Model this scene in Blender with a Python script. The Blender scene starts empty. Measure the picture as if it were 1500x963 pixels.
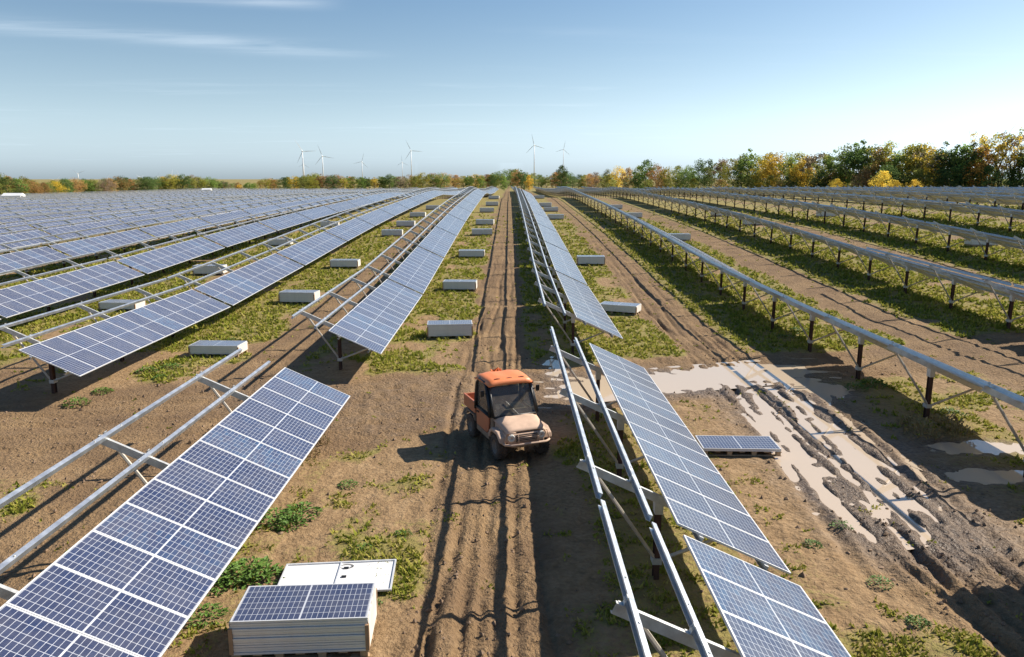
import bpy, math, random
import numpy as np
from mathutils import Vector, Matrix, Euler
rnd = random.Random(7)
S = bpy.context.scene
COL = S.collection
R = math.radians

# ------------------------------------------------------------------ camera
F = 1110.0                      # focal length in pixels of the 1500 px wide photograph
CAMZ, PITCH, YAW = 7.4, math.atan(219.5/F), math.atan(5/F)
cam = bpy.data.cameras.new('Camera'); cam.sensor_width = 36.0; cam.lens = F/1500*36
cam.clip_start = 0.1; cam.clip_end = 20000
camo = bpy.data.objects.new('Camera', cam); COL.objects.link(camo)
camo.location = (0, 0, CAMZ); camo.rotation_euler = (math.pi/2-PITCH, 0, -YAW)
S.camera = camo
# ------------------------------------------------------------------ sky and sun
SUNV = Vector((1.17, 0.5, 1.0)).normalized()
ELEV = math.asin(SUNV.z); AZ = math.atan2(SUNV.x, SUNV.y)
W = bpy.data.worlds.new('World'); S.world = W; W.use_nodes = True
nt = W.node_tree; nt.nodes.clear()
def N(t, kind, **kw):
    n = t.nodes.new(kind)
    for k, v in kw.items():
        if k in n.inputs: n.inputs[k].default_value = v
        else: setattr(n, k, v)
    return n
out = N(nt, 'ShaderNodeOutputWorld'); bg = N(nt, 'ShaderNodeBackground')
sky = N(nt, 'ShaderNodeTexSky'); sky.sky_type = 'NISHITA'; sky.sun_disc = False
sky.sun_elevation = ELEV; sky.sun_rotation = AZ; sky.air_density = 1.0; sky.dust_density = 0.8; sky.ozone_density = 2.8
bg.inputs['Strength'].default_value = 0.072
# thin cirrus: noise on the sky plane
tc = N(nt, 'ShaderNodeTexCoord'); sep = N(nt, 'ShaderNodeSeparateXYZ')
nt.links.new(tc.outputs['Generated'], sep.inputs[0])
def M(t, op, a, b=None, c=None):
    n = t.nodes.new('ShaderNodeMath'); n.operation = op
    for i, v in enumerate((a, b, c)):
        if v is None: continue
        if isinstance(v, (int, float)): n.inputs[i].default_value = v
        else: t.links.new(v, n.inputs[i])
    return n.outputs[0]
zz = M(nt, 'MAXIMUM', sep.outputs['Z'], 0.02)
px_ = M(nt, 'DIVIDE', sep.outputs['X'], zz); py_ = M(nt, 'DIVIDE', sep.outputs['Y'], zz)
cmb = N(nt, 'ShaderNodeCombineXYZ')
nt.links.new(M(nt, 'MULTIPLY', px_, 0.35), cmb.inputs[0]); nt.links.new(M(nt, 'MULTIPLY', py_, 1.3), cmb.inputs[1])
nz = N(nt, 'ShaderNodeTexNoise', Scale=1.1, Detail=8.0, Roughness=0.62, Distortion=0.5); nt.links.new(cmb.outputs[0], nz.inputs['Vector'])
nz2 = N(nt, 'ShaderNodeTexNoise', Scale=0.33, Detail=2.0); nt.links.new(cmb.outputs[0], nz2.inputs['Vector'])
rmp = N(nt, 'ShaderNodeMapRange'); rmp.inputs['From Min'].default_value = 0.52; rmp.inputs['From Max'].default_value = 0.8
nt.links.new(nz.outputs['Fac'], rmp.inputs['Value'])
rm2 = N(nt, 'ShaderNodeMapRange'); rm2.inputs['From Min'].default_value = 0.48; rm2.inputs['From Max'].default_value = 0.66
nt.links.new(nz2.outputs['Fac'], rm2.inputs['Value'])
def sky_xy(px, py):
    v = camo.rotation_euler.to_matrix() @ Vector(((px-750)/F, -(py-481.5)/F, -1.0)); return v.x/v.z, v.y/v.z
def streak(a, b, w):            # a long band of cirrus between two points of the cloud sheet
    (ax, ay), (bx, by) = a, b; L_ = math.hypot(bx-ax, by-ay); ux, uy = (bx-ax)/L_, (by-ay)/L_
    al = M(nt, 'ADD', M(nt, 'MULTIPLY', M(nt, 'SUBTRACT', px_, ax), ux), M(nt, 'MULTIPLY', M(nt, 'SUBTRACT', py_, ay), uy))
    ac = M(nt, 'ADD', M(nt, 'MULTIPLY', M(nt, 'SUBTRACT', px_, ax), -uy), M(nt, 'MULTIPLY', M(nt, 'SUBTRACT', py_, ay), ux))
    ac = M(nt, 'ADD', ac, M(nt, 'MULTIPLY', M(nt, 'SUBTRACT', nz2.outputs['Fac'], .5), w*2.5))
    ga_ = M(nt, 'POWER', 2.718, M(nt, 'MULTIPLY', M(nt, 'POWER', M(nt, 'DIVIDE', ac, w), 2.0), -1.0))
    mr_ = N(nt, 'ShaderNodeMapRange', interpolation_type='SMOOTHSTEP'); nt.links.new(al, mr_.inputs['Value']); mr_.inputs['From Min'].default_value = L_*1.02; mr_.inputs['From Max'].default_value = L_*.6
    return M(nt, 'MULTIPLY', ga_, mr_.outputs[0])
b1 = M(nt, 'ADD', streak(sky_xy(-150, 22), sky_xy(600, 84), .34), streak(sky_xy(150, -12), sky_xy(520, 6), .16))
nzf = N(nt, 'ShaderNodeMapRange'); nzf.inputs['From Min'].default_value = .36; nzf.inputs['From Max'].default_value = .66; nt.links.new(nz.outputs['Fac'], nzf.inputs['Value'])
cm = M(nt, 'ADD', M(nt, 'MULTIPLY', M(nt, 'MULTIPLY', rmp.outputs[0], rm2.outputs[0]), 0.3), M(nt, 'MULTIPLY', M(nt, 'MULTIPLY', b1, nzf.outputs[0]), .42))
cm = M(nt, 'MINIMUM', cm, .8)
mixc = N(nt, 'ShaderNodeMix', data_type='RGBA'); nt.links.new(cm, mixc.inputs['Factor'])
hs = N(nt, 'ShaderNodeHueSaturation', Saturation=1.28); nt.links.new(sky.outputs[0], hs.inputs['Color']); nt.links.new(hs.outputs[0], mixc.inputs['A']); mixc.inputs['B'].default_value = (7.5, 7.6, 7.8, 1)
hz = M(nt, 'MULTIPLY', M(nt, 'POWER', 2.718, M(nt, 'MULTIPLY', zz, -4.8)), .85)
lum = N(nt, 'ShaderNodeRGBToBW'); nt.links.new(mixc.outputs['Result'], lum.inputs[0])
air = N(nt, 'ShaderNodeVectorMath', operation='SCALE'); air.inputs[0].default_value = (.80, 1.02, 1.20); nt.links.new(M(nt, 'MULTIPLY', lum.outputs[0], 1.5), air.inputs['Scale'])
mixh = N(nt, 'ShaderNodeMix', data_type='RGBA'); nt.links.new(hz, mixh.inputs['Factor']); nt.links.new(mixc.outputs['Result'], mixh.inputs['A']); nt.links.new(air.outputs[0], mixh.inputs['B'])
nt.links.new(mixh.outputs['Result'], bg.inputs['Color']); nt.links.new(bg.outputs[0], out.inputs[0])
sl = bpy.data.lights.new('sun', 'SUN'); sl.energy = 5.0; sl.angle = R(0.55); sl.color = (1.0, 0.92, 0.80)
slo = bpy.data.objects.new('sun', sl); COL.objects.link(slo); slo.rotation_euler = SUNV.to_track_quat('Z', 'Y').to_euler()
slo.location = (60, 30, 60)
S.view_settings.view_transform = 'Standard'; S.view_settings.look = 'None'
S.view_settings.exposure = 0.75; S.view_settings.gamma = 1.0; S.view_settings.use_curve_mapping = False
S.render.engine = 'CYCLES'

# ------------------------------------------------------------------ terrain
HY = [-60, 38, 50, 60, 80, 100, 150, 165, 200, 260, 420, 6000]; HZ = [0, 0, .42, .88, 1.62, 2.2, 3.3, 3.4, 2.4, 1.7, 1.3, 1.0]
def gz(x, y):
    a = np.interp(x, [-70, -8], [0.22, 1.0])
    cross = np.interp(x, [15, 52], [0, 2.0])*np.interp(y, [-60, 10, 50, 75, 170], [.3, .6, 1, 1, 0])
    return np.interp(y, HY, HZ)*a+cross
def g1(x, y): return float(gz(np.float64(x), np.float64(y)))
CR = camo.rotation_euler.to_matrix()
def ray(px, py): return (CR @ Vector(((px-750)/F, -(py-481.5)/F, -1.0)))
def at_depth(px, py, d): return Vector((0, 0, CAMZ)) + ray(px, py)*d
def on_ground(px, py):
    r = ray(px, py); t = CAMZ/-r.z
    for _ in range(12):
        p = r*t; t = (CAMZ-g1(p.x, p.y))/-r.z
    p = r*t
    return Vector((p.x, p.y, g1(p.x, p.y)))

def vnoise(x, y, seed=0):
    xi = np.floor(x).astype(np.int64); yi = np.floor(y).astype(np.int64); fx = x-xi; fy = y-yi
    fx = fx*fx*(3-2*fx); fy = fy*fy*(3-2*fy)
    def h(a, b):
        n = (a*374761393 + b*668265263 + seed*974711) & 0xffffffff
        n = ((n ^ (n >> 13))*1274126177) & 0xffffffff
        return ((n ^ (n >> 16)) & 0xffff)/65535.0
    return (h(xi, yi)*(1-fx)+h(xi+1, yi)*fx)*(1-fy)+(h(xi, yi+1)*(1-fx)+h(xi+1, yi+1)*fx)*fy
def fbm(x, y, s, o=4, seed=0):
    r = 0; a = .5; t = 0
    for i in range(o):
        r = r+a*vnoise(x*s, y*s, seed+i); t += a; s *= 2.03; a *= .5
    return r/t
def sstep(a, b, v):
    t = np.clip((v-a)/(b-a), 0, 1); return t*t*(3-2*t)

# rows: x of the low edge of each rack row
LEFT = [-4.74-9.37*k for k in range(16)]
RIGHT = [4.63, 15.0]+[15.0+10.4*k for k in range(1, 11)]
ROWS = sorted(LEFT+RIGHT)
def lane_u(x):
    i = np.clip(np.searchsorted(np.array(ROWS), x)-1, 0, len(ROWS)-1)
    return x-np.array(ROWS)[i]
PX = [-60, -40, -16, -5, 0, 6, 12, 20, 60]; PY = [14, 17, 22.3, 23.8, 25.6, 27.8, 29.6, 31, 40]
def masks(x, y):
    u = lane_u(x)
    n1 = fbm(x, y, .45, 4, 1); n2 = fbm(x, y, 1.7, 3, 11); n3 = fbm(x, y, .12, 3, 21)
    wob = (n1-.5)*1.3
    track = sstep(2.5, 3.2, u+wob)*(1-sstep(5.1, 5.9, u+wob))
    pd = np.abs(y-np.interp(x, PX, PY)); hw = np.interp(x, [-20, -6, 2, 15], [4.2, 4.2, 3.2, 2.2])
    path = 1-sstep(hw*.75, hw*1.15, pd+(n1-.5)*2.2)
    path = path*(1-sstep(24, 34, x))
    near = 1-sstep(22, 40, y)                       # the near yard is barer
    bare = sstep(.35, .65, n1+.34*near+.10*(n2-.5)-.16)
    # right lane near the puddles and lower right are churned
    mudR = np.exp(-((x-9.0)/2.6)**2)*sstep(11, 15, y)*(1-sstep(25, 28, y))
    grass = (1-bare*.92)*(1-track*(.93-.35*sstep(45, 90, y)))*(1-path)*(1-np.clip(mudR*1.3, 0, 1))
    # weedy strip along the low edges and below the racks
    grass = np.clip(grass+.42*sstep(.45, .62, n2)*np.exp(-((u-1.0)/1.2)**2)*(1-path)*(1-np.clip(mudR*1.3, 0, 1)), 0, 1)
    und = sstep(6.1, 6.9, u)*(1-path)*(1-np.clip(mudR*1.3, 0, 1)*.8)*sstep(.38, .6, n1+.12)*sstep(5.5, 8, x+12)
    grass = np.clip(grass*.94+.5*und, 0, 1)
    wetA = np.exp(-((y-np.interp(x, PX, PY)+.3)/1.25)**2)*sstep(.8, 3.2, x)*(1-sstep(10.5, 13, x))
    wetA2 = np.exp(-((x-1.9)/.6)**2-((y-30.0)/2.2)**2)*.75
    yy = y-20.5; cx = 8.7+.10*yy
    wetB = (np.exp(-((x-cx+.75)/.42)**2)+np.exp(-((x-cx-.85)/.38)**2)*.95)*np.exp(-(yy/4.2)**2)
    wetC = np.exp(-((x-13.2)/1.6)**2-((y-20.3)/.75)**2)+np.exp(-((x-12.6)/1.3)**2-((y-18.2)/.55)**2)+np.exp(-((x-11.6)/1.0)**2-((y-26.2)/1.2)**2)*.8
    wet = np.clip((wetA*1.15+wetA2+wetB*1.1+wetC)*(.62+.8*n2), 0, 1.2)
    damp = np.clip(wet*.9+mudR*.75+.35*path*sstep(.5, .7, n3+.1), 0, 1)
    return grass, track, path, wet, damp, mudR
def relief(x, y):
    u = lane_u(x); g, tr, pa, wet, damp, mudR = masks(x, y)
    d = np.hypot(x, y); fade = 1-sstep(45, 110, d)
    z = (fbm(x, y, 1.1, 3, 31)-.5)*.09+(fbm(x, y, 5.5, 3, 41)-.5)*.05
    m = (fbm(x*0+3.3, y, .22, 2, 51)-.5)*.35
    rut = 0
    for i, o in enumerate((3.0, 3.3, 3.52, 3.95, 4.3, 4.72, 4.95, 5.3)):
        dep = np.clip(2.4*fbm(y+i*37.0, x*0+i*3.1, .16, 3, 61+i)-.72, 0, 1.1)
        s = .05+.035*vnoise(y*.4+i*9, x*0+i, 62)
        wander = (fbm(y+i*11.0, x*0+i*7.7, .13, 3, 66)-.5)*.85
        q = u+m*.5+wander-o
        rough_ = .7+.6*vnoise(x*7, y*5, 63)
        rut = rut+(-dep*.10*np.exp(-(q/(s*1.6))**2)+dep*.018*np.exp(-((np.abs(q)-.16)/.06)**2))*rough_
    rut = rut*(1-.6*sstep(30, 60, y))
    rut = rut+(fbm(x, y, 6.5, 2, 64)-.5)*.06+(vnoise(x*4, y*9, 65)-.5)*.022
    lug = .016*np.sin(y*2*math.pi/.19+np.sin(u*9)*1.5)*np.exp(-((((u-3.0) % .72)-.36)/.2)**2)
    z = z+(rut+lug*(1-sstep(14, 24, y)))*np.clip(tr+.2*pa, 0, 1)
    # curved wheel marks of the crossing path
    pc = y-np.interp(x, PX, PY)
    for o in (-2.6, -1.7, -.6, .5, 1.5, 2.5):
        q = pc-o-(fbm(x, y*0+o, .3, 2, 71)-.5)*1.2
        z = z-.085*np.exp(-(q/.11)**2)*pa+.024*np.exp(-((np.abs(q)-.2)/.08)**2)*pa
    # deep ruts in the churned right lane
    for o in (-1.5, -.9, .05, .5, 1.5, 1.95):
        q = x-(8.9+.11*(y-20))-o-(fbm(y*1.0, x*0+o, .5, 2, 81)-.5)*.4
        z = z+(-.08*np.exp(-(q/.15)**2)+.03*np.exp(-((np.abs(q)-.26)/.1)**2))*(.3+1.2*vnoise(y*.5+o*7, x*0+o, 83))*np.clip(mudR*1.4, 0, 1)
    z = z+np.clip(mudR+.3*pa, 0, 1)*(fbm(x, y, 3.2, 3, 91)-.5)*.13
    z = z-.12*np.clip(wet, 0, 1)
    z = z+g*.03
    return z*fade

def axis(fine0, fine1, d0, grow, lo, hi):
    a = list(np.arange(fine0, fine1, d0)); s = d0; v = a[-1]
    while v < hi: s *= grow; v += s; a.append(v)
    s = d0; v = fine0; pre = []
    while v > lo: s *= grow; v -= s; pre.append(v)
    return np.array(pre[::-1]+a)
gx = axis(-6.5, 12.5, .062, 1.06, -6000, 6000)
ys = [-40, -20, -10, -4, 0, 3, 5, 6.5]; s = .06; v = 7.3
while v < 9000: ys.append(v); v += s; s *= 1.0115
gy = np.array(ys)
GX, GY = np.meshgrid(gx, gy)
fx, fy = GX.ravel(), GY.ravel()
g_, t_, p_, w_, d_, m_ = masks(fx, fy)
fz = gz(fx, fy)+relief(fx, fy)
nx, ny = len(gx), len(gy)
me = bpy.data.meshes.new('ground')
me.vertices.add(nx*ny); me.vertices.foreach_set('co', np.stack([fx, fy, fz], 1).ravel())
ii = (np.arange(ny-1)[:, None]*nx+np.arange(nx-1)[None, :]).ravel()
quads = np.stack([ii, ii+1, ii+1+nx, ii+nx], 1).astype(np.int32)
me.loops.add(quads.size); me.loops.foreach_set('vertex_index', quads.ravel())
me.polygons.add(len(quads)); me.polygons.foreach_set('loop_start', np.arange(len(quads))*4)
me.polygons.foreach_set('use_smooth', np.ones(len(quads), bool))
for nm, arr in (('grass', g_), ('track', np.clip(t_+p_, 0, 1)), ('wet', d_)):
    a = me.attributes.new(nm, 'FLOAT', 'POINT'); a.data.foreach_set('value', arr.astype(np.float32))
me.update(calc_edges=True); me.validate()

# ------------------------------------------------------------------ materials
def mat(name, col=(.5, .5, .5), rough=.6, metal=0.0, spec=.5, var=0.0, vscale=6.0, bump=0.0, bscale=40.0, **kw):
    m = bpy.data.materials.new(name); m.use_nodes = True; t = m.node_tree
    b = t.nodes['Principled BSDF']
    b.inputs['Base Color'].default_value = (*col, 1); b.inputs['Roughness'].default_value = rough
    b.inputs['Metallic'].default_value = metal; b.inputs['Specular IOR Level'].default_value = spec
    if var or bump:
        c = N(t, 'ShaderNodeTexCoord')
    if var:
        n = N(t, 'ShaderNodeTexNoise', Scale=vscale, Detail=5.0, Roughness=.6); t.links.new(c.outputs['Object'], n.inputs['Vector'])
        mr = N(t, 'ShaderNodeMapRange'); mr.inputs['From Min'].default_value = .3; mr.inputs['From Max'].default_value = .7
        mr.inputs['To Min'].default_value = 1-var; mr.inputs['To Max'].default_value = 1+var
        t.links.new(n.outputs['Fac'], mr.inputs['Value'])
        mx = N(t, 'ShaderNodeVectorMath', operation='SCALE'); mx.inputs[0].default_value = col
        t.links.new(mr.outputs[0], mx.inputs['Scale']); t.links.new(mx.outputs[0], b.inputs['Base Color'])
        m2 = N(t, 'ShaderNodeMapRange'); m2.inputs['To Min'].default_value = max(rough-.12, .03); m2.inputs['To Max'].default_value = min(rough+.15, 1)
        t.links.new(n.outputs['Fac'], m2.inputs['Value']); t.links.new(m2.outputs[0], b.inputs['Roughness'])
    if bump:
        n = N(t, 'ShaderNodeTexNoise', Scale=bscale, Detail=4.0); t.links.new(c.outputs['Object'], n.inputs['Vector'])
        bp = N(t, 'ShaderNodeBump', Strength=bump, Distance=.01); t.links.new(n.outputs['Fac'], bp.inputs['Height']); t.links.new(bp.outputs[0], b.inputs['Normal'])
    return m
def ramp(t, fac, stops):
    r = t.nodes.new('ShaderNodeValToRGB'); e = r.color_ramp.elements
    while len(e) < len(stops): e.new(.5)
    for k, (p, c) in zip(e, stops): k.position = p; k.color = (*c, 1)
    t.links.new(fac, r.inputs[0]); return r.outputs[0]
def mixrgb(t, f, a, b):
    n = N(t, 'ShaderNodeMix', data_type='RGBA'); t.links.new(f, n.inputs['Factor'])
    for k, v in (('A', a), ('B', b)):
        if isinstance(v, tuple): n.inputs[k].default_value = (*v, 1)
        else: t.links.new(v, n.inputs[k])
    return n.outputs['Result']

# ground
gm = bpy.data.materials.new('soil_and_grass'); gm.use_nodes = True; t = gm.node_tree; b = t.nodes['Principled BSDF']
geo = N(t, 'ShaderNodeNewGeometry'); P = geo.outputs['Position']
def nse(scale, detail=5.0, rough=.6):
    n = N(t, 'ShaderNodeTexNoise', Scale=scale, Detail=detail, Roughness=rough); t.links.new(P, n.inputs['Vector']); return n.outputs['Fac']
def att(nm):
    n = N(t, 'ShaderNodeAttribute'); n.attribute_name = nm; return n.outputs['Fac']
nA, nB, nC, nD = nse(.35), nse(2.2), nse(9.0), nse(38.0, 3.0)
soil = ramp(t, nB, [(.25, (.16, .098, .046)), (.5, (.275, .178, .09)), (.75, (.42, .29, .16))])
soil2 = ramp(t, nC, [(.3, (.125, .076, .036)), (.55, (.30, .195, .10)), (.8, (.45, .32, .18))])
soil = mixrgb(t, M(t, 'MULTIPLY', nA, .9), soil, soil2)
dry = ramp(t, nC, [(.3, (.19, .14, .05)), (.6, (.30, .23, .09)), (.8, (.36, .28, .13))])
grs = ramp(t, nB, [(.25, (.10, .115, .022)), (.5, (.185, .19, .036)), (.72, (.28, .26, .065))])
grs = mixrgb(t, M(t, 'MULTIPLY', nC, .55), grs, dry)
chn = N(t, 'ShaderNodeMapRange'); chn.inputs['From Min'].default_value = .32; chn.inputs['From Max'].default_value = .62
t.links.new(nse(.55, 6.0, .65), chn.inputs['Value'])
soil = mixrgb(t, M(t, 'MULTIPLY', M(t, 'MULTIPLY', M(t, 'ADD', M(t, 'MULTIPLY', att('track'), .8), .15), chn.outputs[0]), .75), soil, (.135, .083, .046))
ga = att('grass')
gf = N(t, 'ShaderNodeMapRange'); gf.inputs['From Min'].default_value = .36; gf.inputs['From Max'].default_value = .62
t.links.new(M(t, 'ADD', ga, M(t, 'MULTIPLY', M(t, 'SUBTRACT', nC, .5), .9)), gf.inputs['Value'])
grs = mixrgb(t, M(t, 'MULTIPLY', nse(.9, 6.0, .7), .75), grs, (.25, .17, .075))
colr = mixrgb(t, gf.outputs[0], soil, grs)
wt = att('wet')
wf = N(t, 'ShaderNodeMapRange'); wf.inputs['From Min'].default_value = .25; wf.inputs['From Max'].default_value = .7
t.links.new(M(t, 'ADD', wt, M(t, 'MULTIPLY', M(t, 'SUBTRACT', nB, .5), .5)), wf.inputs['Value'])
wetc = ramp(t, nC, [(.3, (.075, .05, .033)), (.6, (.17, .12, .082)), (.8, (.30, .22, .155))])
colr = mixrgb(t, wf.outputs[0], colr, wetc)
t.links.new(colr, b.inputs['Base Color'])
rr = N(t, 'ShaderNodeMapRange'); rr.inputs['To Min'].default_value = .95; rr.inputs['To Max'].default_value = .42
t.links.new(wf.outputs[0], rr.inputs['Value']); t.links.new(rr.outputs[0], b.inputs['Roughness'])
b.inputs['Specular IOR Level'].default_value = .25
hh = M(t, 'ADD', M(t, 'ADD', M(t, 'MULTIPLY', nC, .085), M(t, 'MULTIPLY', nD, .018)), M(t, 'MULTIPLY', nse(4.0), .12))
tk = att('track')
hh = M(t, 'ADD', hh, M(t, 'MULTIPLY', tk, M(t, 'ADD', M(t, 'MULTIPLY', nse(16.0, 4.0), .05), M(t, 'MULTIPLY', nC, .05))))
bp = N(t, 'ShaderNodeBump', Strength=.75, Distance=1.0); t.links.new(hh, bp.inputs['Height']); t.links.new(bp.outputs[0], b.inputs['Normal'])
me.materials.append(gm)
ground = bpy.data.objects.new('ground', me); COL.objects.link(ground); ground['kind'] = 'structure'

# solar cells, drawn on the glass from its UV map (print on glass)
def glass_mat():
    m = bpy.data.materials.new('solar_glass'); m.use_nodes = True; t = m.node_tree; b = t.nodes['Principled BSDF']
    uv = N(t, 'ShaderNodeUVMap'); sp = N(t, 'ShaderNodeSeparateXYZ'); t.links.new(uv.outputs[0], sp.inputs[0])
    U, V = sp.outputs['X'], sp.outputs['Y']           # metres, u along the long side from the centre
    au = M(t, 'SUBTRACT', M(t, 'ABSOLUTE', U), .011)
    cu = M(t, 'DIVIDE', au, .0838); cv = M(t, 'DIVIDE', M(t, 'ADD', V, .501), .167)
    fu = M(t, 'FRACT', cu); fv = M(t, 'FRACT', cv)
    eu = M(t, 'MULTIPLY', M(t, 'SUBTRACT', .5, M(t, 'ABSOLUTE', M(t, 'SUBTRACT', fu, .5))), .0838)
    ev = M(t, 'MULTIPLY', M(t, 'SUBTRACT', .5, M(t, 'ABSOLUTE', M(t, 'SUBTRACT', fv, .5))), .167)
    line = M(t, 'MAXIMUM', M(t, 'LESS_THAN', eu, .0031), M(t, 'LESS_THAN', ev, .0038))
    line = M(t, 'MAXIMUM', line, M(t, 'LESS_THAN', au, 0.0))
    bus = M(t, 'LESS_THAN', M(t, 'ABSOLUTE', M(t, 'SUBTRACT', M(t, 'FRACT', M(t, 'MULTIPLY', fv, 5.0)), .5)), .03)
    oi = N(t, 'ShaderNodeObjectInfo')
    cell = N(t, 'ShaderNodeCombineXYZ'); t.links.new(M(t, 'FLOOR', M(t, 'MULTIPLY', U, 11.9)), cell.inputs[0]); t.links.new(M(t, 'FLOOR', cv), cell.inputs[1]); t.links.new(oi.outputs['Random'], cell.inputs[2])
    wn = N(t, 'ShaderNodeTexWhiteNoise'); t.links.new(cell.outputs[0], wn.inputs[0])
    base = ramp(t, M(t, 'ADD', M(t, 'MULTIPLY', oi.outputs['Random'], .65), M(t, 'MULTIPLY', wn.outputs['Value'], .35)),
                [(.0, (.022, .029, .070)), (.6, (.026, .040, .098)), (.85, (.024, .058, .135)), (1.0, (.026, .085, .175))])
    c = mixrgb(t, M(t, 'MULTIPLY', bus, .16), base, (.30, .33, .40))
    c = mixrgb(t, M(t, 'MULTIPLY', line, .8), c, (.62, .64, .68))
    dn = N(t, 'ShaderNodeTexNoise', Scale=1.3, Detail=6.0, Roughness=.7); dg = N(t, 'ShaderNodeNewGeometry'); t.links.new(dg.outputs['Position'], dn.inputs['Vector'])
    dm = N(t, 'ShaderNodeMapRange'); dm.inputs['From Min'].default_value = .4; dm.inputs['From Max'].default_value = .75; dm.inputs['To Max'].default_value = .16; t.links.new(dn.outputs['Fac'], dm.inputs['Value'])
    c = mixrgb(t, M(t, 'ADD', dm.outputs[0], M(t, 'MULTIPLY', oi.outputs['Random'], .05)), c, (.36, .33, .29))
    t.links.new(c, b.inputs['Base Color']); b.inputs['IOR'].default_value = 1.52; b.inputs['Sheen Weight'].default_value = .35; b.inputs['Sheen Roughness'].default_value = .35; b.inputs['Sheen Tint'].default_value = (.95, .97, 1, 1)
    g = N(t, 'ShaderNodeTexNoise', Scale=2.5, Detail=4.0); gg = N(t, 'ShaderNodeNewGeometry'); t.links.new(gg.outputs['Position'], g.inputs['Vector'])
    r2 = N(t, 'ShaderNodeMapRange'); r2.inputs['To Min'].default_value = .10; r2.inputs['To Max'].default_value = .30
    t.links.new(g.outputs['Fac'], r2.inputs['Value']); t.links.new(r2.outputs[0], b.inputs['Roughness'])
    return m
GLASS = glass_mat()
FRAME = mat('white_anodised_frame', (.66, .66, .66), .42, .25, var=.07, vscale=3)
BACK = mat('white_backsheet', (.72, .71, .69), .6, var=.05, vscale=2)
GALV = mat('galvanised_steel', (.62, .64, .66), .38, .8, var=.14, vscale=5, bump=.15, bscale=60)
GALV2 = mat('dull_galvanised_steel', (.52, .52, .50), .5, .55, var=.18, vscale=7, bump=.15)
PILE = mat('rusty_pile_steel', (.075, .036, .024), .8, .2, var=.35, vscale=9, bump=.3)
WOOD = mat('pallet_wood', (.36, .25, .15), .85, var=.25, vscale=8, bump=.3)
CARD = mat('brown_cardboard', (.34, .21, .12), .9, var=.15, vscale=7)
WRAP = mat('off_white_carton', (.60, .57, .51), .7, var=.10, vscale=4, bump=.2, bscale=15)
BLACK = mat('black_plastic', (.012, .012, .013), .45, var=.2)
WATER = mat('muddy_water', (.52, .41, .295), .03, 0, .6)
TURB = mat('turbine_white', (.80, .81, .82), .45)

# ------------------------------------------------------------------ mesh builder
class MB:
    def __init__(s): s.v = []; s.f = []; s.m = []; s.uv = {}
    def add(s, vs, fs, mi=0, mtx=None):
        o = len(s.v)
        s.v += [tuple(mtx @ Vector(p)) if mtx else tuple(p) for p in vs]
        s.f += [tuple(i+o for i in f) for f in fs]; s.m += [mi]*len(fs)
        return s
    def box(s, c, d, mi=0, mtx=None):
        x, y, z = c; a, b_, h = d[0]/2, d[1]/2, d[2]/2
        vs = [(x+i*a, y+j*b_, z+k*h) for k in (-1, 1) for j in (-1, 1) for i in (-1, 1)]
        return s.add(vs, [(0, 2, 3, 1), (4, 5, 7, 6), (0, 1, 5, 4), (2, 6, 7, 3), (0, 4, 6, 2), (1, 3, 7, 5)], mi, mtx)
    def prism(s, poly, fn, a, b_, mi=0):          # fn(p, q, w) -> xyz; extrudes a closed outline from w=a to w=b
        n = len(poly); vs = [fn(p, q, a) for p, q in poly]+[fn(p, q, b_) for p, q in poly]
        fs = [tuple(range(n-1, -1, -1)), tuple(range(n, 2*n))]+[(i, (i+1) % n, n+(i+1) % n, n+i) for i in range(n)]
        return s.add(vs, fs, mi)
    def tube(s, path, r, n=8, mi=0, caps=True):
        path = [Vector(p) for p in path]; rs = r if isinstance(r, (list, tuple)) else [r]*len(path); o = len(s.v)
        for i, p in enumerate(path):
            d = (path[min(i+1, len(path)-1)]-path[max(i-1, 0)]).normalized()
            a = d.orthogonal().normalized() if abs(d.z) > .95 else d.cross(Vector((0, 0, 1))).normalized()
            c = d.cross(a)
            for k in range(n):
                w = 2*math.pi*k/n; s.v.append(tuple(p+(a*math.cos(w)+c*math.sin(w))*rs[i]))
        for i in range(len(path)-1):
            for k in range(n):
                q = o+i*n; s.f.append((q+k, q+(k+1) % n, q+n+(k+1) % n, q+n+k)); s.m.append(mi)
        if caps:
            s.f.append(tuple(o+k for k in range(n))[::-1]); s.m.append(mi)
            q = o+(len(path)-1)*n; s.f.append(tuple(q+k for k in range(n))); s.m.append(mi)
        return s
    def lathe(s, prof, c, axis='x', n=24, mi=0):    # prof: (offset along the axis, radius)
        o = len(s.v); c = Vector(c)
        for h, r in prof:
            for k in range(n):
                w = 2*math.pi*k/n; a, b_ = r*math.cos(w), r*math.sin(w)
                s.v.append(tuple(c+(Vector((h, a, b_)) if axis == 'x' else Vector((a, b_, h)) if axis == 'z' else Vector((a, h, b_)))))
        for i in range(len(prof)-1):
            for k in range(n): q = o+i*n; s.f.append((q+k, q+(k+1) % n, q+n+(k+1) % n, q+n+k)); s.m.append(mi)
        return s
    def mesh(s, name, mats, smooth=False):
        m = bpy.data.meshes.new(name); m.from_pydata(s.v, [], s.f)
        for k in mats: m.materials.append(k)
        m.polygons.foreach_set('material_index', s.m)
        if s.uv:
            l = m.uv_layers.new(name='UVMap')
            for pi, uvs in s.uv.items():
                for li, q in zip(m.polygons[pi].loop_indices, uvs): l.data[li].uv = q
        if smooth: m.polygons.foreach_set('use_smooth', [True]*len(m.polygons))
        m.update(); return m
def link(name, data, parent=None, loc=None, rot=None, **props):
    o = bpy.data.objects.new(name, data); COL.objects.link(o)
    if parent: o.parent = parent
    if loc is not None: o.location = loc
    if rot is not None: o.rotation_euler = rot
    for k, v in props.items(): o[k] = v
    return o
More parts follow.
